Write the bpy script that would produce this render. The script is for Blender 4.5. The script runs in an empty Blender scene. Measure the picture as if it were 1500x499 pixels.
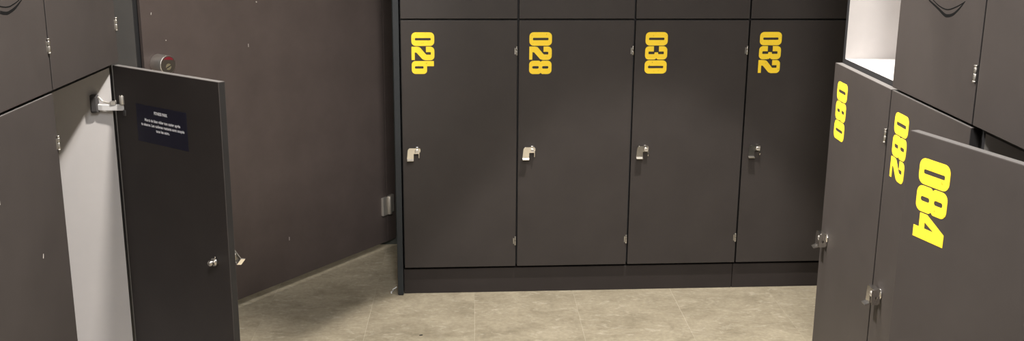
import bpy, bmesh, math, random
from mathutils import Vector, Matrix
random.seed(7)
SC = bpy.context.scene
COL = SC.collection
PI = math.pi
R = math.radians

# ------------------------------------------------------------------ materials
def new_mat(name):
    m = bpy.data.materials.new(name); m.use_nodes = True
    nt = m.node_tree
    return m, nt, nt.nodes['Principled BSDF']

def N(nt, kind, **kw):
    n = nt.nodes.new(kind)
    for k, v in kw.items():
        if k in n.inputs: n.inputs[k].default_value = v
        else: setattr(n, k, v)
    return n

def rgba(c): return (c[0], c[1], c[2], 1.0)

def laminate(name, col, rough=0.5, amount=0.10, bump=0.02, spec=0.2):
    """matt melamine board: faint mottling and a fine pearl grain"""
    m, nt, b = new_mat(name)
    L = nt.links
    tc = N(nt, 'ShaderNodeTexCoord')
    n1 = N(nt, 'ShaderNodeTexNoise', Scale=6.0, Detail=5.0, Roughness=0.65)
    n2 = N(nt, 'ShaderNodeTexNoise', Scale=900.0, Detail=2.0)
    L.new(tc.outputs['Object'], n1.inputs['Vector']); L.new(tc.outputs['Object'], n2.inputs['Vector'])
    mp = N(nt, 'ShaderNodeMapRange'); mp.inputs[1].default_value = 0.3; mp.inputs[2].default_value = 0.7
    mp.inputs[3].default_value = 1 - amount; mp.inputs[4].default_value = 1 + amount
    L.new(n1.outputs['Fac'], mp.inputs[0])
    mx = N(nt, 'ShaderNodeVectorMath', operation='SCALE'); mx.inputs[0].default_value = col
    L.new(mp.outputs[0], mx.inputs['Scale'])
    L.new(mx.outputs[0], b.inputs['Base Color'])
    b.inputs['Roughness'].default_value = rough
    b.inputs['Specular IOR Level'].default_value = spec
    bp = N(nt, 'ShaderNodeBump', Strength=bump, Distance=0.001)
    L.new(n2.outputs['Fac'], bp.inputs['Height']); L.new(bp.outputs[0], b.inputs['Normal'])
    return m

def plain(name, col, rough=0.5, metal=0.0, spec=0.5):
    m, nt, b = new_mat(name)
    n1 = N(nt, 'ShaderNodeTexNoise', Scale=40.0, Detail=3.0)
    tc = N(nt, 'ShaderNodeTexCoord'); nt.links.new(tc.outputs['Object'], n1.inputs['Vector'])
    mp = N(nt, 'ShaderNodeMapRange'); mp.inputs[3].default_value = max(0.02, rough - 0.06); mp.inputs[4].default_value = rough + 0.06
    nt.links.new(n1.outputs['Fac'], mp.inputs[0]); nt.links.new(mp.outputs[0], b.inputs['Roughness'])
    b.inputs['Base Color'].default_value = rgba(col)
    b.inputs['Metallic'].default_value = metal
    b.inputs['Specular IOR Level'].default_value = spec
    return m

def brushed(name, col, rough):
    m, nt, b = new_mat(name)
    tc = N(nt, 'ShaderNodeTexCoord')
    mpg = N(nt, 'ShaderNodeMapping'); mpg.inputs['Scale'].default_value = (60, 60, 1500)
    n = N(nt, 'ShaderNodeTexNoise', Scale=1.0, Detail=2.0)
    nt.links.new(tc.outputs['Object'], mpg.inputs['Vector']); nt.links.new(mpg.outputs[0], n.inputs['Vector'])
    mp = N(nt, 'ShaderNodeMapRange'); mp.inputs[3].default_value = rough - 0.08; mp.inputs[4].default_value = rough + 0.1
    nt.links.new(n.outputs['Fac'], mp.inputs[0]); nt.links.new(mp.outputs[0], b.inputs['Roughness'])
    b.inputs['Base Color'].default_value = rgba(col); b.inputs['Metallic'].default_value = 1.0
    return m

def floor_mat():
    m, nt, b = new_mat('stone_vinyl'); L = nt.links
    tc = N(nt, 'ShaderNodeTexCoord')
    rot = N(nt, 'ShaderNodeMapping'); rot.inputs['Rotation'].default_value = (0, 0, R(2.2))
    L.new(tc.outputs['Object'], rot.inputs['Vector'])
    sep = N(nt, 'ShaderNodeSeparateXYZ'); L.new(rot.outputs[0], sep.inputs[0])
    # slab index across and along -> a shift of the pattern per tile
    W = 0.3577
    ax = N(nt, 'ShaderNodeMath', operation='ADD'); ax.inputs[1].default_value = 10 * W - 0.2495; L.new(sep.outputs['X'], ax.inputs[0])
    dv = N(nt, 'ShaderNodeMath', operation='DIVIDE'); dv.inputs[1].default_value = W; L.new(ax.outputs[0], dv.inputs[0])
    fl = N(nt, 'ShaderNodeMath', operation='FLOOR'); L.new(dv.outputs[0], fl.inputs[0])
    fr = N(nt, 'ShaderNodeMath', operation='FRACT'); L.new(dv.outputs[0], fr.inputs[0])
    cmb = N(nt, 'ShaderNodeCombineXYZ'); L.new(fl.outputs[0], cmb.inputs['Z'])
    add = N(nt, 'ShaderNodeVectorMath', operation='ADD'); L.new(rot.outputs[0], add.inputs[0]); L.new(cmb.outputs[0], add.inputs[1])
    def noise(sx, sy, scale, det, rough=0.6, dist=0.0):
        mpg = N(nt, 'ShaderNodeMapping'); mpg.inputs['Scale'].default_value = (sx, sy, 1)
        L.new(add.outputs[0], mpg.inputs['Vector'])
        n = N(nt, 'ShaderNodeTexNoise', Scale=scale, Detail=det, Roughness=rough, Distortion=dist)
        L.new(mpg.outputs[0], n.inputs['Vector']); return n
    n1 = noise(1.0, 1.5, 6.5, 10.0, 0.72, 0.4)
    n2 = noise(1.0, 1.7, 19.0, 8.0, 0.70, 0.9)
    n3 = noise(1.0, 1.0, 70.0, 3.0)
    r1 = N(nt, 'ShaderNodeValToRGB')
    e = r1.color_ramp.elements
    e[0].position = 0.30; e[0].color = (0.262, 0.226, 0.158, 1)
    e[1].position = 0.72; e[1].color = (0.455, 0.400, 0.296, 1)
    e2 = e.new(0.5); e2.color = (0.368, 0.320, 0.232, 1)
    L.new(n1.outputs['Fac'], r1.inputs['Fac'])
    r2 = N(nt, 'ShaderNodeValToRGB')
    e = r2.color_ramp.elements
    e[0].position = 0.54; e[0].color = (0, 0, 0, 1); e[1].position = 0.74; e[1].color = (1, 1, 1, 1)
    L.new(n2.outputs['Fac'], r2.inputs['Fac'])
    mx = N(nt, 'ShaderNodeMix', data_type='RGBA'); mx.inputs[7].default_value = (0.58, 0.525, 0.415, 1)
    sc = N(nt, 'ShaderNodeMath', operation='MULTIPLY'); sc.inputs[1].default_value = 0.85; L.new(r2.outputs['Color'], sc.inputs[0])
    L.new(sc.outputs[0], mx.inputs[0]); L.new(r1.outputs['Color'], mx.inputs[6])
    # fine speckle
    mp = N(nt, 'ShaderNodeMapRange'); mp.inputs[3].default_value = 0.72; mp.inputs[4].default_value = 1.28
    L.new(n3.outputs['Fac'], mp.inputs[0])
    ml = N(nt, 'ShaderNodeVectorMath', operation='SCALE'); L.new(mx.outputs[2], ml.inputs[0]); L.new(mp.outputs[0], ml.inputs['Scale'])
    # pale welded seams along the strips
    ds = N(nt, 'ShaderNodeMath', operation='LESS_THAN'); ds.inputs[1].default_value = 0.0045; L.new(fr.outputs[0], ds.inputs[0])
    wn = N(nt, 'ShaderNodeTexNoise', Scale=1.6, Detail=1.0); L.new(rot.outputs[0], wn.inputs['Vector'])
    wr = N(nt, 'ShaderNodeMapRange'); wr.inputs[1].default_value = 0.35; wr.inputs[2].default_value = 0.65; wr.inputs[3].default_value = 0.0; wr.inputs[4].default_value = 0.5
    L.new(wn.outputs['Fac'], wr.inputs[0])
    ms = N(nt, 'ShaderNodeMath', operation='MULTIPLY'); L.new(ds.outputs[0], ms.inputs[0]); L.new(wr.outputs[0], ms.inputs[1])
    mz = N(nt, 'ShaderNodeMix', data_type='RGBA'); mz.inputs[7].default_value = (0.70, 0.64, 0.52, 1)
    L.new(ms.outputs[0], mz.inputs[0]); L.new(ml.outputs[0], mz.inputs[6])
    L.new(mz.outputs[2], b.inputs['Base Color'])
    b.inputs['Roughness'].default_value = 0.62
    b.inputs['Specular IOR Level'].default_value = 0.25
    bp = N(nt, 'ShaderNodeBump', Strength=0.08, Distance=0.002)
    L.new(n2.outputs['Fac'], bp.inputs['Height']); L.new(bp.outputs[0], b.inputs['Normal'])
    return m

def number_mat(name, col):
    m, nt, b = new_mat(name); L = nt.links
    tc = N(nt, 'ShaderNodeTexCoord'); oi = N(nt, 'ShaderNodeObjectInfo')
    ad = N(nt, 'ShaderNodeVectorMath', operation='ADD'); L.new(tc.outputs['Object'], ad.inputs[0]); L.new(oi.outputs['Location'], ad.inputs[1])
    n = N(nt, 'ShaderNodeTexNoise', Scale=120.0, Detail=3.0, Roughness=0.6); L.new(ad.outputs[0], n.inputs['Vector'])
    r = N(nt, 'ShaderNodeValToRGB'); e = r.color_ramp.elements
    e[0].position = 0.29; e[0].color = rgba([c * 0.45 for c in col]); e[1].position = 0.36; e[1].color = rgba(col)
    L.new(n.outputs['Fac'], r.inputs['Fac']); L.new(r.outputs['Color'], b.inputs['Base Color'])
    b.inputs['Roughness'].default_value = 0.55; b.inputs['Specular IOR Level'].default_value = 0.3
    return m

M = {}
M['board'] = laminate('anthracite_board', (0.041, 0.0352, 0.0331))
M['edge'] = laminate('anthracite_edge_band', (0.017, 0.016, 0.0158), 0.42, 0.12)
M['top'] = laminate('lit_top_edge', (0.135, 0.128, 0.123), 0.45, 0.12)  # light from above on the upward door edges, put into their colour
M['frame'] = laminate('carcass_board', (0.019, 0.019, 0.0205), 0.5)
M['end'] = laminate('blue_grey_board', (0.026, 0.029, 0.032), 0.5)
M['plinth'] = laminate('black_brown_board', (0.030, 0.025, 0.024), 0.5)
M['white'] = laminate('white_melamine', (0.45, 0.43, 0.42), 0.5, 0.03)
M['cubicle'] = laminate('brown_grey_compact_board', (0.080, 0.064, 0.059), 0.45, 0.12)
M['pilaster'] = laminate('green_grey_compact_board', (0.062, 0.060, 0.058), 0.5)
M['black'] = plain('black_parts_and_gap_shade', (0.012, 0.012, 0.013), 0.7)
M['engraved'] = plain('engraved_black', (0.006, 0.006, 0.006), 0.95, 0.0, 0.05)
M['pivot'] = plain('dull_nickel', (0.46, 0.44, 0.41), 0.36, 1.0)
M['dark_plastic'] = plain('dark_hinge_cover', (0.045, 0.042, 0.042), 0.4)
M['chrome'] = plain('nickel_plate', (0.80, 0.78, 0.75), 0.22, 1.0)
M['steel'] = brushed('brushed_steel', (0.82, 0.79, 0.75), 0.44)
M['face'] = plain('steel_dark_reflection', (0.20, 0.18, 0.165), 0.45, 1.0)  # lock face darkened: the dark reflection is put into the colour
M['satin'] = plain('satin_nickel', (0.70, 0.66, 0.60), 0.42, 0.75)
M['zinc'] = plain('white_zinc_arm', (0.80, 0.79, 0.78), 0.38, 0.35)
M['yellow'] = number_mat('yellow_vinyl', (0.95, 0.665, 0.035))
M['palenum'] = number_mat('white_vinyl', (0.85, 0.83, 0.82))
M['navy'] = plain('navy_print', (0.013, 0.013, 0.030), 0.35)
M['ink'] = plain('white_print', (0.93, 0.93, 0.95), 0.5)
M['red'] = plain('red_indicator', (0.17, 0.010, 0.02), 0.4)
M['brass'] = plain('pale_brass', (0.82, 0.78, 0.58), 0.3, 1.0)
M['nick'] = plain('pale_nick', (0.50, 0.47, 0.44), 0.7)
M['floor'] = floor_mat()
M['wall'] = laminate('painted_wall', (0.50, 0.49, 0.46), 0.8, 0.04)
M['wallgreen'] = laminate('grey_green_wall', (0.06, 0.066, 0.060), 0.8, 0.15)
M['ceiling'] = laminate('white_ceiling', (0.78, 0.77, 0.75), 0.9, 0.03)
M['fitting'] = plain('lamp_rim', (0.8, 0.8, 0.8), 0.4)

# ------------------------------------------------------------------ mesh tools
class MB:
    """collects shapes and links them as one mesh object"""
    def __init__(self): self.bm = bmesh.new(); self.mats = []
    def mi(self, m):
        if m not in self.mats: self.mats.append(m)
        return self.mats.index(m)
    def box(self, lo, hi, mat, bevel=0.0, seg=2, sides=None, rot=None):
        """sides: {'+x': mat, ...} overrides single faces"""
        lo, hi = Vector(lo), Vector(hi); c = (lo + hi) / 2; s = hi - lo
        t = bmesh.new(); bmesh.ops.create_cube(t, size=1.0)
        bmesh.ops.scale(t, vec=s, verts=t.verts)
        base = self.mi(mat)
        ax = {'+x': (1,0,0), '-x': (-1,0,0), '+y': (0,1,0), '-y': (0,-1,0), '+z': (0,0,1), '-z': (0,0,-1)}
        for f in t.faces:
            f.material_index = base; f.normal_update()
            for k, m2 in (sides or {}).items():
                if f.normal.dot(Vector(ax[k])) > 0.9: f.material_index = self.mi(m2)
        if bevel:
            bmesh.ops.bevel(t, geom=t.edges[:], offset=bevel, segments=seg, affect='EDGES', profile=0.5)
        if rot is not None: bmesh.ops.transform(t, matrix=rot.to_4x4(), verts=t.verts)
        bmesh.ops.translate(t, vec=c, verts=t.verts)
        self._join(t)
    def cyl(self, a, b, r, mat, seg=24, r2=None, bevel=0.0):
        a, b = Vector(a), Vector(b); d = b - a
        t = bmesh.new()
        bmesh.ops.create_cone(t, cap_ends=True, segments=seg, radius1=r, radius2=r if r2 is None else r2, depth=d.length)
        for f in t.faces: f.smooth = len(f.verts) == 4
        if bevel:
            es = [e for e in t.edges if any(len(f.verts) > 4 for f in e.link_faces)]
            bmesh.ops.bevel(t, geom=es, offset=bevel, segments=2, affect='EDGES', profile=0.5)
        q = Vector((0,0,1)).rotation_difference(d)
        bmesh.ops.transform(t, matrix=Matrix.Translation((a + b) / 2) @ q.to_matrix().to_4x4(), verts=t.verts)
        k = self.mi(mat)
        for f in t.faces: f.material_index = k
        self._join(t)
    def prism(self, pts, d, mat, flip=False):
        """closed polygon pts (3-D, planar) pushed along vector d"""
        t = bmesh.new(); d = Vector(d)
        v0 = [t.verts.new(p) for p in pts]; v1 = [t.verts.new(Vector(p) + d) for p in pts]
        t.faces.new(v0); t.faces.new(v1[::-1]); n = len(pts)
        for i in range(n): t.faces.new((v0[(i+1) % n], v0[i], v1[i], v1[(i+1) % n]))
        bmesh.ops.recalc_face_normals(t, faces=t.faces)
        k = self.mi(mat)
        for f in t.faces: f.material_index = k
        self._join(t)
    def strip(self, path, width, d, mat):
        """ribbon along path (2-D in x,z at y=0) with per-point width, given thickness d along y"""
        t = bmesh.new(); n = len(path); rows = []
        for i, (x, z) in enumerate(path):
            a = Vector(path[max(0, i-1)]); b = Vector(path[min(n-1, i+1)]); tg = (b - a).normalized(); nm = Vector((-tg.y, tg.x)) * width[i] / 2
            rows.append([t.verts.new((x + s * nm.x, y, z + s * nm.y)) for s, y in ((1, 0), (-1, 0), (-1, d), (1, d))])
        for i in range(n - 1):
            for j in range(4):
                t.faces.new((rows[i][j], rows[i][(j+1) % 4], rows[i+1][(j+1) % 4], rows[i+1][j]))
        t.faces.new(rows[0]); t.faces.new(rows[-1][::-1])
        bmesh.ops.recalc_face_normals(t, faces=t.faces)
        k = self.mi(mat)
        for f in t.faces: f.material_index = k
        self._join(t)
    def sweep(self, pts, prof, mat, up=(0,0,1)):
        """bar of rectangular section prof=(w,h) along pts; w across, h along 'up'"""
        up = Vector(up); t = bmesh.new(); rows = []; n = len(pts); P = [Vector(p) for p in pts]
        for i in range(n):
            tg = (P[min(n-1, i+1)] - P[max(0, i-1)]).normalized(); sd = tg.cross(up).normalized()
            rows.append([t.verts.new(P[i] + sd * a * prof[0] / 2 + up * b * prof[1] / 2) for a, b in ((1,1), (-1,1), (-1,-1), (1,-1))])
        for i in range(n - 1):
            for j in range(4): t.faces.new((rows[i][j], rows[i][(j+1) % 4], rows[i+1][(j+1) % 4], rows[i+1][j]))
        t.faces.new(rows[0]); t.faces.new(rows[-1][::-1])
        bmesh.ops.recalc_face_normals(t, faces=t.faces)
        bmesh.ops.bevel(t, geom=t.edges[:], offset=min(prof) * 0.18, segments=1, affect='EDGES')
        k = self.mi(mat)
        for f in t.faces: f.material_index = k
        self._join(t)
    def _join(self, t):
        me = bpy.data.meshes.new('tmp'); t.to_mesh(me); t.free(); self.bm.from_mesh(me); bpy.data.meshes.remove(me)
    def mesh(self, name):
        me = bpy.data.meshes.new(name); self.bm.to_mesh(me); self.bm.free()
        for m in self.mats: me.materials.append(m)
        return me
    def build(self, name, parent=None, loc=(0,0,0), rz=0.0):
        return link(name, self.mesh(name), parent, loc, rz)

def link(name, me, parent=None, loc=(0,0,0), rz=0.0):
    o = bpy.data.objects.new(name, me); COL.objects.link(o)
    o.parent = parent; o.location = loc; o.rotation_euler = (0, 0, rz)
    return o

def empty(name, loc=(0,0,0), rz=0.0):
    o = bpy.data.objects.new(name, None); COL.objects.link(o)
    o.empty_display_size = 0.1; o.location = loc; o.rotation_euler = (0, 0, rz)
    return o

def tag(o, label, cat, group=None, kind=None):
    o['label'] = label; o['category'] = cat
    if group: o['group'] = group
    if kind: o['kind'] = kind
    return o

def struct(o):
    o['kind'] = 'structure'; return o

# ------------------------------------------------------------------ stencil numerals (units mm, upright: x right, y up)
def fillet(poly):
    out = []; n = len(poly)
    for i in range(n):
        x, y, r = poly[i]; p = Vector((x, y)); a = Vector(poly[i-1][:2]); b = Vector(poly[(i+1) % n][:2])
        if r <= 0: out.append(p); continue
        u = (a - p).normalized(); v = (b - p).normalized(); ang = u.angle(v)
        d = min(r / math.tan(ang / 2), (a - p).length * 0.49, (b - p).length * 0.49); rr = d * math.tan(ang / 2)
        c = p + (u + v).normalized() * (rr / math.sin(ang / 2))
        p0 = p + u * d; p1 = p + v * d; a0 = math.atan2(p0.y - c.y, p0.x - c.x); a1 = math.atan2(p1.y - c.y, p1.x - c.x)
        da = (a1 - a0 + PI) % (2 * PI) - PI
        for k in range(7): out.append(Vector((c.x + rr * math.cos(a0 + da * k / 6), c.y + rr * math.sin(a0 + da * k / 6))))
    return out
def rect(x0, y0, x1, y1, r): return [(x0,y0,r), (x1,y0,r), (x1,y1,r), (x0,y1,r)]
GLYPH = {
 '0': [rect(0,0,48,79,15), rect(20,12,28.5,67,3)],
 '2': [[(0,0,0),(47,0,0),(47,11,0),(20,11,0),(21,17,3),(45,38,9),(48,47,6),(48,79,14),(0,79,14),(0,50,0),(19,50,0),(19,67,2),(28.5,67,2),(28.5,51,4),(2,29,9),(0,20,4)]],
 '3': [[(0,0,14),(48,0,14),(48,36,8),(43,40.5,1),(48,45,8),(48,79,14),(0,79,14),(0,49,0),(19,49,0),(19,67,2),(28.5,67,2),(28.5,47,2),(22,46,0),(22,34,0),(28.5,33,2),(28.5,12,2),(19,12,2),(19,31,0),(0,31,0)]],
 '4': [[(27,0,0),(48,0,0),(48,79,0),(25,79,0),(0,32,0),(0,14,0),(27,14,0)], [(15,28,0),(27,28,0),(27,53,0)]],
 '6': [[(0,0,13),(46,0,14),(46,53,12),(18.5,53,0),(18.5,77,0),(0,77,0)], rect(18.5,11,27,41,3)],
 '8': [[(0,0,14),(48,0,14),(48,36,9),(43.5,40.5,1),(48,45,9),(48,79,14),(0,79,14),(0,45,9),(4.5,40.5,1),(0,36,9)], rect(19.5,11,28.5,34,4), rect(19.5,46,28.5,68,4)],
}
_num = {}
def number_mesh(text, mat, cell=48.6, width=46.0, height=77.0):
    """digits read downwards, their tops to the right; local x right, z up, origin at the top left corner, front at y=-0.0006"""
    key = (text, mat.name)
    if key in _num: return _num[key]
    cu = bpy.data.curves.new('number', 'CURVE'); cu.dimensions = '2D'; cu.fill_mode = 'BOTH'; cu.extrude = 0.0003
    for i, ch in enumerate(text):
        for loop in GLYPH[ch]:
            pts = fillet(loop); sp = cu.splines.new('POLY'); sp.points.add(len(pts) - 1); sp.use_cyclic_u = True
            for k, q in enumerate(pts):
                gx = q.x * width / 48.0 + 1.0; gy = q.y * height / 79.0
                sp.points[k].co = (gy / 1000, -(i * cell + gx) / 1000, 0, 1)
    me = curve_mesh(cu, 'number')
    me.transform(Matrix.Translation((0, -0.0003, 0)) @ Matrix.Rotation(PI/2, 4, 'X'))
    me.materials.clear(); me.materials.append(mat)
    _num[key] = me
    return me

def curve_mesh(cu, name):
    o = bpy.data.objects.new('tmp', cu); COL.objects.link(o)
    dg = bpy.context.evaluated_depsgraph_get(); dg.update()
    me = bpy.data.meshes.new_from_object(o.evaluated_get(dg), depsgraph=dg); me.name = name
    bpy.data.objects.remove(o); bpy.data.curves.remove(cu)
    return me

def text_mesh(body, size, mat, name, bold=0.0, squeeze=1.0):
    cu = bpy.data.curves.new(name, 'FONT'); cu.body = body; cu.size = size; cu.align_x = 'CENTER'; cu.align_y = 'CENTER'
    cu.extrude = 0.0001; cu.offset = bold; cu.fill_mode = 'BOTH'; cu.space_line = 0.95
    me = curve_mesh(cu, name)
    me.transform(Matrix.Rotation(PI/2, 4, 'X') @ Matrix.Diagonal((squeeze, 1, 1, 1)))
    me.materials.clear(); me.materials.append(mat)
    return me

# ------------------------------------------------------------------ lockers
W = 0.40; ZT = 0.984; ZB = 0.1042; TH = 0.018; DEP = 0.50; ZTOP = 1.865
GAP = 0.0028
HB = 0.0035

def door_mesh(z0, z1):
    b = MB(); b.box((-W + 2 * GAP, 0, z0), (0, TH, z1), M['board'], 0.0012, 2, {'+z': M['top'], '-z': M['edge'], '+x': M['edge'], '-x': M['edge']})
    return b.mesh('door')
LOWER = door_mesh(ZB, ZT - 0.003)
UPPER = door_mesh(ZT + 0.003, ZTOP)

def hinge_mesh():
    """lift-off barrel hinge in the door gap: two knuckles, a washer and pin heads, one small leaf"""
    b = MB(); y = -0.0025
    b.cyl((0, y, -0.017), (0, y, -0.001), 0.0042, M['pivot'], 16, bevel=0.0006)
    b.cyl((0, y, 0.001), (0, y, 0.012), 0.0042, M['pivot'], 16, bevel=0.0006)
    b.cyl((0, y, -0.001), (0, y, 0.001), 0.0030, M['dark_plastic'], 16)
    b.cyl((0, y, 0.012), (0, y, 0.0145), 0.0028, M['pivot'], 16)
    b.cyl((0, y, 0.0145), (0, y, 0.0185), 0.0046, M['pivot'], 16, bevel=0.0008)
    b.cyl((0, y, -0.0205), (0, y, -0.017), 0.0046, M['pivot'], 16, bevel=0.0008)
    b.box((-0.0085, -0.0012, -0.0165), (-0.0035, 0.0004, 0.011), M['pivot'], 0.0003, 1)
    me = b.mesh('hinge'); me.transform(Matrix.Diagonal((0.82, 0.85, 0.80, 1))); return me
HINGE = hinge_mesh()

def lock_mesh(turned=False):
    """padlock hasp: rosette and spindle at the right, a standing plate with a hole, an arm bent over to the left with a
    down-turned leg and an out-turned lip. origin at the spindle on the door face, outwards = -y"""
    b = MB(); c = M['chrome']
    b.cyl((0, 0, 0), (0, -0.003, 0), 0.0125, c, 28, bevel=0.0008)
    b.cyl((0, -0.003, 0), (0, -0.019, 0), 0.0078, c, 24, bevel=0.001)
    b.cyl((0, -0.019, 0), (0, -0.0215, 0), 0.0062, M['satin'], 24, bevel=0.0006)
    b.box((-0.005, -0.0217, -0.0007), (0.005, -0.0214, 0.0007), M['black'])
    # front plate: arm and leg in one outline (x, z), rounded outer shoulder
    y0 = -0.0165
    out = [(0.006, 0.0115, 0), (-0.031, 0.0115, 10), (-0.0345, -0.027, 0), (-0.0115, -0.027, 0), (-0.0115, -0.0085, 2), (0.006, -0.0085, 0)]
    pts = fillet([(x * 1000, z * 1000, r) for x, z, r in out])
    b.prism([(q.x / 1000, y0, q.y / 1000) for q in pts], (0, -0.0022, 0), c)
    # top flange folded back to the door
    b.box((-0.027, y0 - 0.002, 0.0095), (0.006, -0.004, 0.0115), c, 0.0004, 1)
    # out-turned lip below the leg
    b.prism([(-0.0345, y0, -0.0270), (-0.0345, y0 - 0.0022, -0.0270), (-0.0345, y0 - 0.0115, -0.0310), (-0.0345, y0 - 0.0105, -0.0328), (-0.0345, y0, -0.0294)], (0.0230, 0, 0), c)
    # standing plate at the right, with a round hole for the padlock shackle
    px = 0.006; n = 20; cy, cz, rh = -0.0122, -0.0085, 0.0038
    t = bmesh.new(); outer = [(-0.0215, 0.0115), (-0.002, 0.0115), (-0.002, -0.0235), (-0.0215, -0.0235)]
    k = b.mi(c)
    ring, oring = [], []
    for i in range(n):
        a = 2 * PI * i / n + PI / n; dy, dz = math.cos(a), math.sin(a)
        s = min([((q - p) / d) for q, p, d in ((-0.002, cy, dy), (-0.0215, cy, dy), (0.0115, cz, dz), (-0.0235, cz, dz)) if abs(d) > 1e-6 and (q - p) / d > 0])
        ring.append((cy + rh * dy, cz + rh * dz)); oring.append((cy + s * dy, cz + s * dz))
    for x, fl in ((px, 0), (px + 0.002, 1)):
        vi = [t.verts.new((x, *q)) for q in ring]; vo = [t.verts.new((x, *q)) for q in oring]
        for i in range(n): t.faces.new((vi[i], vi[(i+1) % n], vo[(i+1) % n], vo[i]))
        if fl == 0: A = (vi, vo)
        else:
            for i in range(n):
                t.faces.new((A[0][i], A[0][(i+1) % n], vi[(i+1) % n], vi[i])); t.faces.new((A[1][i], A[1][(i+1) % n], vo[(i+1) % n], vo[i]))
    bmesh.ops.recalc_face_normals(t, faces=t.faces)
    for f in t.faces: f.material_index = k
    b._join(t)
    # through-bolt, nut, thread and cam on the inner side of the door
    b.cyl((0, 0, 0), (0, TH, 0), 0.006, c, 18)
    b.cyl((0, TH, 0), (0, TH + 0.008, 0), 0.0105, c, 6, bevel=0.0006)
    b.cyl((0, TH + 0.008, 0), (0, TH + 0.019, 0), 0.0068, c, 20, bevel=0.0008)
    b.cyl((0, TH + 0.019, 0), (0, TH + 0.0215, 0), 0.0045, c, 16)
    if turned: b.box((-0.020, TH + 0.009, -0.0016), (-0.005, TH + 0.011, 0.0016), c, 0.0005, 1, rot=Matrix.Rotation(R(32), 3, 'Y'))
    else: b.box((-0.0016, TH + 0.009, 0.005), (0.0016, TH + 0.011, 0.020), c, 0.0005, 1, rot=Matrix.Rotation(R(-14), 3, 'Y'))
    return b.mesh('lock')
LOCK = lock_mesh()
LOCK_TURNED = lock_mesh(True)      # its hasp swung up, the leg level

def body_mesh(front_white=True):
    b = MB(); y0 = TH + 0.0008; y1 = y0 + DEP; w, f = M['white'], M['frame']; t = TH
    b.box((0.0005, y0, ZB + 0.002), (t, y1, ZTOP), f, 0, sides={'+x': w})
    b.box((W - t, y0, ZB + 0.002), (W - 0.0005, y1, ZTOP), f, 0, sides={'-x': w})
    b.box((t, y0, ZB + 0.002), (W - t, y1, ZB + 0.014), f, 0, sides={'+z': w})
    b.box((t, y0, ZT - 0.009), (W - t, y1, ZT + 0.009), f, 0, sides={'+z': w, '-z': w})
    b.box((t, y0, ZTOP - 0.018), (W - t, y1, ZTOP), f, 0, sides={'-z': w})
    b.box((t, y1 - 0.006, ZB + 0.014), (W - t, y1, ZTOP - 0.018), f, 0, sides={'-y': w})
    for x0, x1 in ((0.0005, t), (W - t, W - 0.0005)): b.box((x0, 0.06, 0.0), (x1, y1 - 0.02, ZB + 0.002), f)
    return b.mesh('body')
BODY = body_mesh()

def emblem_mesh(thick, tw, thin, nw):
    b = MB()
    def dense(p, w, k=6):
        q, v = [], []
        for i in range(len(p) - 1):
            p0 = Vector(p[max(0, i-1)]); p1 = Vector(p[i]); p2 = Vector(p[i+1]); p3 = Vector(p[min(len(p)-1, i+2)])
            for s in range(k):
                t = s / k
                q.append(0.5 * ((2*p1) + (p2-p0)*t + (2*p0-5*p1+4*p2-p3)*t*t + (3*p1-p0-3*p2+p3)*t**3)); v.append(w[i] + (w[i+1]-w[i])*t)
        q.append(Vector(p[-1])); v.append(w[-1]); return [(a.x, a.y) for a in q], v
    q, v = dense(thick, tw); b.strip(q, v, -0.0004, M['engraved'])
    q, v = dense(thin, nw); b.strip(q, v, -0.0004, M['engraved'])
    return b.mesh('emblem')

def locker(loc, rz, label, group, number=None, num_mat=None, lower_open=0.0, upper=True, emblem=None, parts=('lower',), lock=True, low_hinge=True):
    root = tag(empty('locker', loc, rz), label, 'locker', group, 'thing')
    link('body', BODY, root)
    d = link('lower_door', LOWER, root, (W - GAP, 0, 0), R(lower_open))
    if number: link('number', number_mesh(number, num_mat or M['yellow']), d, (-W + 2*GAP + 0.0355, 0.0, 0.9425))
    if lock:
        turned = lower_open > 40
        lk = link('lock', LOCK_TURNED if turned else LOCK, d, (-W + 2*GAP + (0.047 if turned else 0.049), 0.0, 0.5600 if turned else 0.5335))
        if turned: lk.rotation_euler = (0, R(47), 0)
    if low_hinge:
        for z in (0.8795, 0.2010): link('hinge', HINGE, d, (GAP - 0.0050, 0, z))
    if upper:
        u = link('upper_door', UPPER, root, (W - GAP, 0, 0), 0)
        for z in (1.0790, 1.765): link('hinge', HINGE, u, (GAP - 0.0050, 0, z))
        if emblem: link('engraved_emblem', emblem, u, (-(W - GAP), 0, 0))
        link('lock', LOCK, u, (-W + 2*GAP + 0.049, 0.0, 1.43))
    return root, d

BG = 'lockers along the back wall'
for k, num in enumerate(('026', '028', '030', '032')):
    lab = ['dark grey locker column with yellow number 026, at the left end of the back row',
           'dark grey locker column with yellow number 028 in the back row',
           'dark grey locker column with yellow number 030 in the back row',
           'dark grey locker column with yellow number 032, partly behind locker 080'][k]
    locker((k * W, 0, 0), 0, lab, BG, num)

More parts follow.
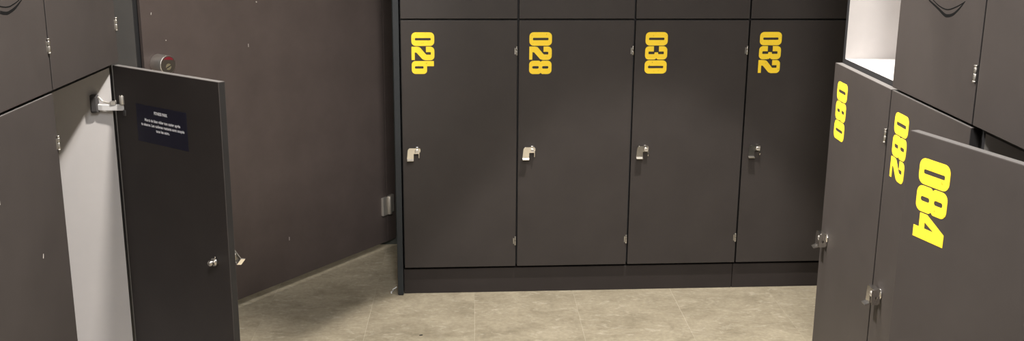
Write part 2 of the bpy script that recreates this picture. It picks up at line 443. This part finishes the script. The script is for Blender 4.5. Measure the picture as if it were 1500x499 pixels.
FR = -1.6396; RX, RY = 1.1243, -0.9831
dR = Vector((math.cos(FR), math.sin(FR), 0))
EM_R = emblem_mesh([(0.1518,1.1856),(0.1986,1.1741),(0.2302,1.1655),(0.2463,1.1646),(0.2698,1.1695),(0.2938,1.1819),(0.3161,1.1976)], [0.003,0.0046,0.0060,0.0060,0.0050,0.0036,0.0010],
                   [(0.1717,1.1873),(0.2056,1.1786),(0.2433,1.1758),(0.2783,1.1836),(0.3057,1.1929),(0.3161,1.1976)], [0.0018,0.0020,0.0022,0.0022,0.0018,0.001])
EM_L = emblem_mesh([(0.2023,1.1649),(0.215,1.1621),(0.2305,1.1603),(0.2471,1.1622),(0.2645,1.1661),(0.2803,1.1717),(0.2965,1.1785),(0.310,1.186)], [0.0058,0.0058,0.0060,0.0056,0.0050,0.0038,0.0026,0.001],
                   [(0.2048,1.175),(0.2177,1.1728),(0.2287,1.1715),(0.2448,1.1715),(0.2594,1.1737),(0.2743,1.1764),(0.2858,1.1794),(0.302,1.185)], [0.0022,0.0022,0.0022,0.0022,0.0022,0.002,0.0018,0.001])
RG = 'lockers along the right wall'
def rpos(k): return (RX + dR.x * W * k, RY + dR.y * W * k, 0)
locker(rpos(0), FR, 'dark grey locker column with yellow number 080 and an open white upper compartment', RG, '080', upper=False)
locker(rpos(1), FR, 'dark grey locker column numbered 082 in yellow, curved black emblem on its upper door', RG, '082', emblem=EM_R)
locker(rpos(2), FR, 'dark grey locker column whose lower door numbered 084 stands ajar', RG, '084', lower_open=17.3)

FL = -1.6164; LX, LY = -0.6429, -0.9739
dL = Vector((math.cos(FL), math.sin(FL), 0)); RL = FL + PI
LG = 'lockers along the left wall'
def lpos(k): return (LX + dL.x * W * (k + 1), LY + dL.y * W * (k + 1), 0)
open_col, open_door = locker(lpos(0), RL, 'dark grey locker column with its lower door swung open on a navy notice', LG, None, lower_open=52.0, low_hinge=False)
near_col, near_door = locker(lpos(1), RL, 'closed dark grey locker column with curved black emblem at the left photo edge', LG, None, emblem=EM_L)
# the last figure of its number is all the photograph shows
link('number', number_mesh('6', M['palenum']), near_door, (-W + 2*GAP + 0.0385, 0.0, 0.9425 - 0.0972))

# navy notice on the inner face of the open door (inner face looks along local +y, so it is turned by 180 degrees)
def notice(door):
    sx0, sx1, z0, z1 = 0.083, 0.274, 0.8085, 0.8985      # distance from the hinge edge
    b = MB(); b.box((-(sx1 - sx0) / 2, -0.0006, -(z1 - z0) / 2), ((sx1 - sx0) / 2, 0, (z1 - z0) / 2), M['navy'], 0.0002, 1)
    s = b.build('notice', door, (-(sx0 + sx1) / 2, TH, (z0 + z1) / 2), PI)
    s['label'] = 'navy notice printed in white'
    h = text_mesh('FITNESS PARK', 0.0098, M['ink'], 'heading', 0.0003, 0.82); link('heading', h, s, (-0.001, -0.0007, 0.0290))
    for i, line in enumerate(('Merci de bien vider ton casier après', 'ta séance. Les cadenas restants sont coupés', 'tous les soirs.')):
        link('lettering', text_mesh(line, 0.0098, M['ink'], 'lettering', 0.0002, 0.94), s, (0.003, -0.0007, 0.0095 - i * 0.0112))
notice(open_door)

# clip-on hinge of the open door (far side panel of the open locker)
def clip_hinge(col, z):
    b = MB(); x = W - TH
    b.box((x - 0.012, 0.049, z - 0.022), (x - 0.0002, 0.068, z + 0.022), M['dark_plastic'], 0.003, 2)
    b.box((x - 0.0135, 0.052, z - 0.018), (x - 0.011, 0.065, z + 0.018), M['dark_plastic'], 0.001, 1)
    # lower white arm, cranked out to the door
    b.sweep([(x - 0.006, 0.052, z - 0.008), (x - 0.010, 0.038, z - 0.008), (x - 0.012, 0.012, z - 0.0075), (x - 0.015, -0.008, z - 0.007), (x - 0.017, -0.022, z - 0.0065)], (0.007, 0.015), M['zinc'])
    # thinner upper link, dipping then rising to the barrel
    b.sweep([(x - 0.006, 0.052, z + 0.017), (x - 0.008, 0.044, z + 0.014), (x - 0.010, 0.036, z + 0.006), (x - 0.012, 0.024, z + 0.003), (x - 0.013, 0.012, z + 0.004), (x - 0.015, 0.004, z + 0.009)], (0.004, 0.004), M['satin'])
    b.box((x - 0.017, 0.004, z - 0.002), (x - 0.010, 0.018, z + 0.008), M['satin'], 0.001, 1)
    b.cyl((x - 0.0185, -0.012, z + 0.001), (x - 0.0185, -0.012, z + 0.022), 0.0062, M['satin'], 20, bevel=0.001)
    b.cyl((x - 0.0185, -0.012, z + 0.022), (x - 0.0185, -0.012, z + 0.0245), 0.0048, M['chrome'], 20, bevel=0.0006)
    b.cyl((x - 0.0195, -0.018, z - 0.026), (x - 0.0195, -0.018, z - 0.012), 0.0052, M['dark_plastic'], 18, bevel=0.001)
    o = b.build('hinge', col); o['label'] = 'white clip-on hinge with dark mounting block'
    return o
clip_hinge(open_col, 0.8885)
clip_hinge(open_col, 0.205)

# pale nicks in the boards
def nick(parent, x, z, w, h, y=0.0, tilt=0):
    b = MB(); b.box((-w/2, -0.0003, -h/2), (w/2, 0.0001, h/2), M['nick'], 0, rot=Matrix.Rotation(R(tilt), 3, 'Y'))
    o = b.build('scratch', parent, (x, y, z)); return o
nick(near_door, -0.125, 0.675, 0.0018, 0.009, tilt=18)

# ------------------------------------------------------------------ plinths and end panel of the back row
pb = MB(); pb.box((-0.0015, 0.019, 0.0), (1.1965, 0.037, ZB - 0.0125), M['plinth'], 0.0008, 1)
tag(pb.build('plinth_board'), 'long black plinth board under lockers 026, 028 and 030', 'plinth', 'plinths under the back row')
pb = MB(); pb.box((1.1985, 0.019, 0.0), (1.598, 0.037, ZB - 0.0125), M['plinth'], 0.0008, 1)
tag(pb.build('plinth_board'), 'short black plinth board under locker 032', 'plinth', 'plinths under the back row')
for nm, pos, rot, n, lab in (('plinth_board', rpos(0), FR, 3, 'black plinth board under lockers 080 to 084'), ('plinth_board', lpos(1), RL, 2, 'black plinth board under the left lockers')):
    pb = MB(); pb.box((0.001, 0.019, 0.0), (n * W - 0.001, 0.037, ZB - 0.0125), M['plinth'], 0.0008, 1)
    tag(pb.build(nm, None, pos, rot), lab, 'plinth')
ep = MB(); ep.box((-0.0235, 0.0, 0.003), (-0.0035, 0.525, ZTOP), M['end'], 0.0012, 2)
ep.box((-0.0215, 0.004, 0.0), (-0.0055, 0.52, 0.003), M['black'])
tag(ep.build('end_panel'), 'tall narrow blue-grey end panel left of locker 026, standing on the floor', 'panel')

# ------------------------------------------------------------------ toilet cubicle front behind the open locker door
CA = Vector((-0.5726, -0.1011, 0)); CD = Vector((0.6129, 0.7902, 0)); CRZ = math.atan2(CD.y, CD.x)
ZC = 0.032; S0, S1 = -0.300, 0.799          # door from lock edge to hinge edge along the front
cubicle = tag(empty('toilet_cubicle', (CA.x, CA.y, 0), CRZ), 'brown-grey toilet cubicle front with round steel lock, behind the open locker door', 'cubicle', None, 'thing')
b = MB(); b.box((S0, 0, ZC), (S1, 0.013, 2.02), M['cubicle'], 0.001, 2); door = b.build('door', cubicle)
# round turn lock with a red indicator window and a slotted coin release
b = MB(); dpt = 0.050
b.cyl((0, 0, 0), (0, -dpt, 0), 0.0285, M['steel'], 48, bevel=0.0015)
pts = [(0.0240 * math.cos(R(32) + R(100) * k / 14 ), -dpt, 0.0240 * math.sin(R(32) + R(100) * k / 14)) for k in range(15)]
b.cyl((0, -dpt, 0), (0, -dpt - 0.0006, 0), 0.0268, M['face'], 40)
b.prism([(x, y - 0.0006, z) for x, y, z in pts], (0, -0.0006, 0), M['red'])
b.cyl((0.001, -dpt, -0.006), (0.001, -dpt - 0.0012, -0.006), 0.0098, M['brass'], 28, bevel=0.0004)
b.box((-0.009, -dpt - 0.0016, -0.0074), (0.011, -dpt - 0.0011, -0.0046), M['black'], rot=Matrix.Rotation(R(-22), 3, 'Y'))
lk = b.build('lock', door, (-0.253, 0, 0.8835)); lk['label'] = 'round brushed steel lock with red indicator'
# hinge near the foot: two bevelled leaves and the barrel between them
b = MB(); zc = 0.189
b.box((S1 - 0.034, -0.011, zc - 0.042), (S1 - 0.003, 0.0, zc + 0.033), M['satin'], 0.002, 2)
b.cyl((S1 + 0.005, -0.012, zc - 0.040), (S1 + 0.005, -0.012, zc + 0.036), 0.0095, M['satin'], 24, bevel=0.001)
b.box((S1 + 0.013, -0.011, zc - 0.036), (S1 + 0.034, 0.0, zc + 0.036), M['satin'], 0.002, 2)
b.build('hinge', door)
b = MB(); zc = 1.80
b.box((S1 - 0.034, -0.011, zc - 0.042), (S1 - 0.003, 0.0, zc + 0.033), M['satin'], 0.002, 2)
b.cyl((S1 + 0.005, -0.012, zc - 0.040), (S1 + 0.005, -0.012, zc + 0.036), 0.0095, M['satin'], 24, bevel=0.001)
b.box((S1 + 0.013, -0.011, zc - 0.036), (S1 + 0.034, 0.0, zc + 0.036), M['satin'], 0.002, 2)
b.build('hinge', door)
nick(door, 0.259, 0.187, 0.0022, 0.013)
nick(door, -0.215, 0.9500, 0.0028, 0.0028)
nick(door, 0.115, 0.9000, 0.0020, 0.0110)
nick(door, 0.160, 1.0400, 0.0050, 0.0030, tilt=30)
nick(door, -0.262, 1.0350, 0.0020, 0.0070, tilt=15)

# pilasters either side in the same line
pl = MB(); pl.box((-0.62, 0.012, 0.0), (S0 - 0.016, 0.030, 2.02), M['pilaster'], 0.001, 2)
pl.box((S0 - 0.016, 0.020, 0.0), (S0 + 0.012, 0.030, 2.02), M['black'])  # added black strip behind the slot, standing in for its shade
pl_o = pl.build('pilaster', cubicle); pl_o['label'] = 'grey-green pilaster on the lock side'
pr = MB(); pr.box((S1 + 0.004, 0.0, ZC), (S1 + 0.056, 0.013, 2.02), M['cubicle'], 0.001, 2)
pr.build('pilaster', cubicle)

# ------------------------------------------------------------------ litter on the floor
b = MB()
b.sweep([(0, 0, 0.001), (0.004, -0.010, 0.006), (0.002, -0.018, 0.014), (0.010, -0.022, 0.020), (0.016, -0.020, 0.024)], (0.004, 0.003), M['ink'])
b.sweep([(0, 0, 0.001), (-0.004, -0.012, 0.003), (-0.003, -0.026, 0.002)], (0.004, 0.002), M['ink'])
tag(b.build('plastic_scrap', None, (-0.045, 0.045, 0)), 'tiny curled white scrap on the floor beside the end panel', 'litter')
b = MB(); b.prism([(-0.006, 0.0, 0.0003), (-0.002, -0.003, 0.0003), (0.005, -0.002, 0.0003), (0.006, 0.002, 0.0003), (0.0, 0.0032, 0.0003)], (0, 0, 0.0016), M['black'])
tag(b.build('dark_crumb', None, (0.062, -0.362, 0), R(10)), 'dark crumb lying on the beige floor below locker 026', 'litter')
# crumbs on the shelf of the open compartment
b = MB(); rr = random.Random(3)
for i in range(3):
    x, y = 0.22 + 0.028 * i, 0.10 + 0.012 * i
    b.prism([(x + 0.012 * math.cos(a) * rr.uniform(.6, 1.2), y + 0.006 * math.sin(a) * rr.uniform(.6, 1.2), ZT + 0.0092) for a in [k * PI / 4 for k in range(8)]], (0, 0, 0.002 + 0.001 * i), M['ink'])
tag(b.build('torn_paper', None, rpos(0), FR), 'torn white paper bits on the floor of the open upper compartment above 080', 'litter')

# ------------------------------------------------------------------ room shell
def shell(name, lo, hi, mat):
    b = MB(); b.box(lo, hi, mat); return struct(b.build(name))
shell('floor', (-1.9, -5.2, -0.05), (2.4, 0.72, 0.0), M['floor'])
shell('wall_back', (-1.9, 0.588, 0.0), (2.4, 0.65, 2.7), M['wallgreen'])
shell('wall_left', (-1.9, -5.2, 0.0), (-1.30, 0.588, 2.7), M['wall'])
shell('wall_right', (1.80, -5.2, 0.0), (2.4, 0.588, 2.7), M['wall'])
shell('wall_front', (-1.30, -5.2, 0.0), (1.80, -5.1, 2.7), M['wall'])
shell('ceiling', (-1.9, -5.2, 2.7), (2.4, 0.65, 2.8), M['ceiling'])

# ------------------------------------------------------------------ lamps
def spot(name, loc, aim, power, cone, blend, size, col=(1, 0.945, 0.88)):
    l = bpy.data.lights.new(name, 'SPOT'); l.energy = power; l.spot_size = R(cone); l.spot_blend = blend; l.shadow_soft_size = size; l.color = col
    o = bpy.data.objects.new(name, l); COL.objects.link(o); o.location = loc
    o.rotation_euler = (Vector(aim) - Vector(loc)).to_track_quat('-Z', 'Y').to_euler()
    return o
def panel(name, loc, sx, sy, power, col=(1, 0.945, 0.88)):
    l = bpy.data.lights.new(name, 'AREA'); l.shape = 'RECTANGLE'; l.size = sx; l.size_y = sy; l.energy = power; l.color = col
    o = bpy.data.objects.new(name, l); COL.objects.link(o); o.location = loc; return o
spot('added_spot_floor', (0.83, -0.90, 2.64), (0.83, -0.90, 0), 268, 52.5, 0.14, 0.04)  # unseen spot, added; its cone edge forms the floor shade near the cubicle
spot('added_spot_under_door', (-0.72, 0.32, 1.90), (-0.62, 0.25, 0), 20, 110, 0.4, 0.08)  # added lamp, brightens the floor strip seen under the cubicle door
spot('added_spot_left', (0.42, -1.75, 2.64), (-0.66, -1.65, 0.85), 500, 63, 0.6, 0.05)  # added spot for the left lockers, direction follows the open locker's inner shade
spot('added_spot_right', (-0.30, -0.92, 2.64), (1.10, -1.72, 0.75), 575, 60, 0.6, 0.05)  # unseen spot, added and placed to brighten the right lockers
spot('added_spot_back', (0.10, -4.6, 2.50), (0.95, 0, 0.75), 430, 31, 0.5, 0.30)  # invented frontal fill, lifts the back row's doors and numbers
spot('added_spot_cubicle', (0.30, -2.4, 2.64), (-0.52, 0.05, 0.95), 400, 30, 0.9, 0.08)  # added soft-edged spot, lifts the cubicle door and leaves its floor dim
panel('added_fill_panel', (0.28, -3.3, 2.66), 0.18, 1.5, 70, (0.97, 0.97, 1.0))  # unseen panel added as cool overall fill

w = bpy.data.worlds.new('room_air'); SC.world = w; w.use_nodes = True
w.node_tree.nodes['Background'].inputs[0].default_value = (0.9, 0.92, 1.0, 1)
w.node_tree.nodes['Background'].inputs[1].default_value = 0.0

# ------------------------------------------------------------------ camera
f, pitch, yaw, roll = 1532.37, 0.2490, 0.0754, 0.0079
d = Vector((math.sin(yaw) * math.cos(pitch), math.cos(yaw) * math.cos(pitch), -math.sin(pitch)))
r = Vector((math.cos(yaw), -math.sin(yaw), 0)); u = r.cross(d)
r2 = math.cos(roll) * r + math.sin(roll) * u; u2 = -math.sin(roll) * r + math.cos(roll) * u
cam = bpy.data.cameras.new('camera'); cam.sensor_fit = 'HORIZONTAL'; cam.sensor_width = 36; cam.lens = f / 1500 * 36; cam.clip_start = 0.02
co = bpy.data.objects.new('camera', cam); COL.objects.link(co)
m = Matrix((r2, u2, -d)).transposed().to_4x4(); m.translation = Vector((0.1146, -3.5440, 1.3617)); co.matrix_world = m
SC.camera = co
SC.view_settings.view_transform = 'Standard'
try: SC.view_settings.look = 'None'
except Exception: pass
SC.view_settings.gamma = 1; SC.view_settings.use_curve_mapping = False
SC.view_settings.exposure = 0.0
SC.cycles.use_denoising = True
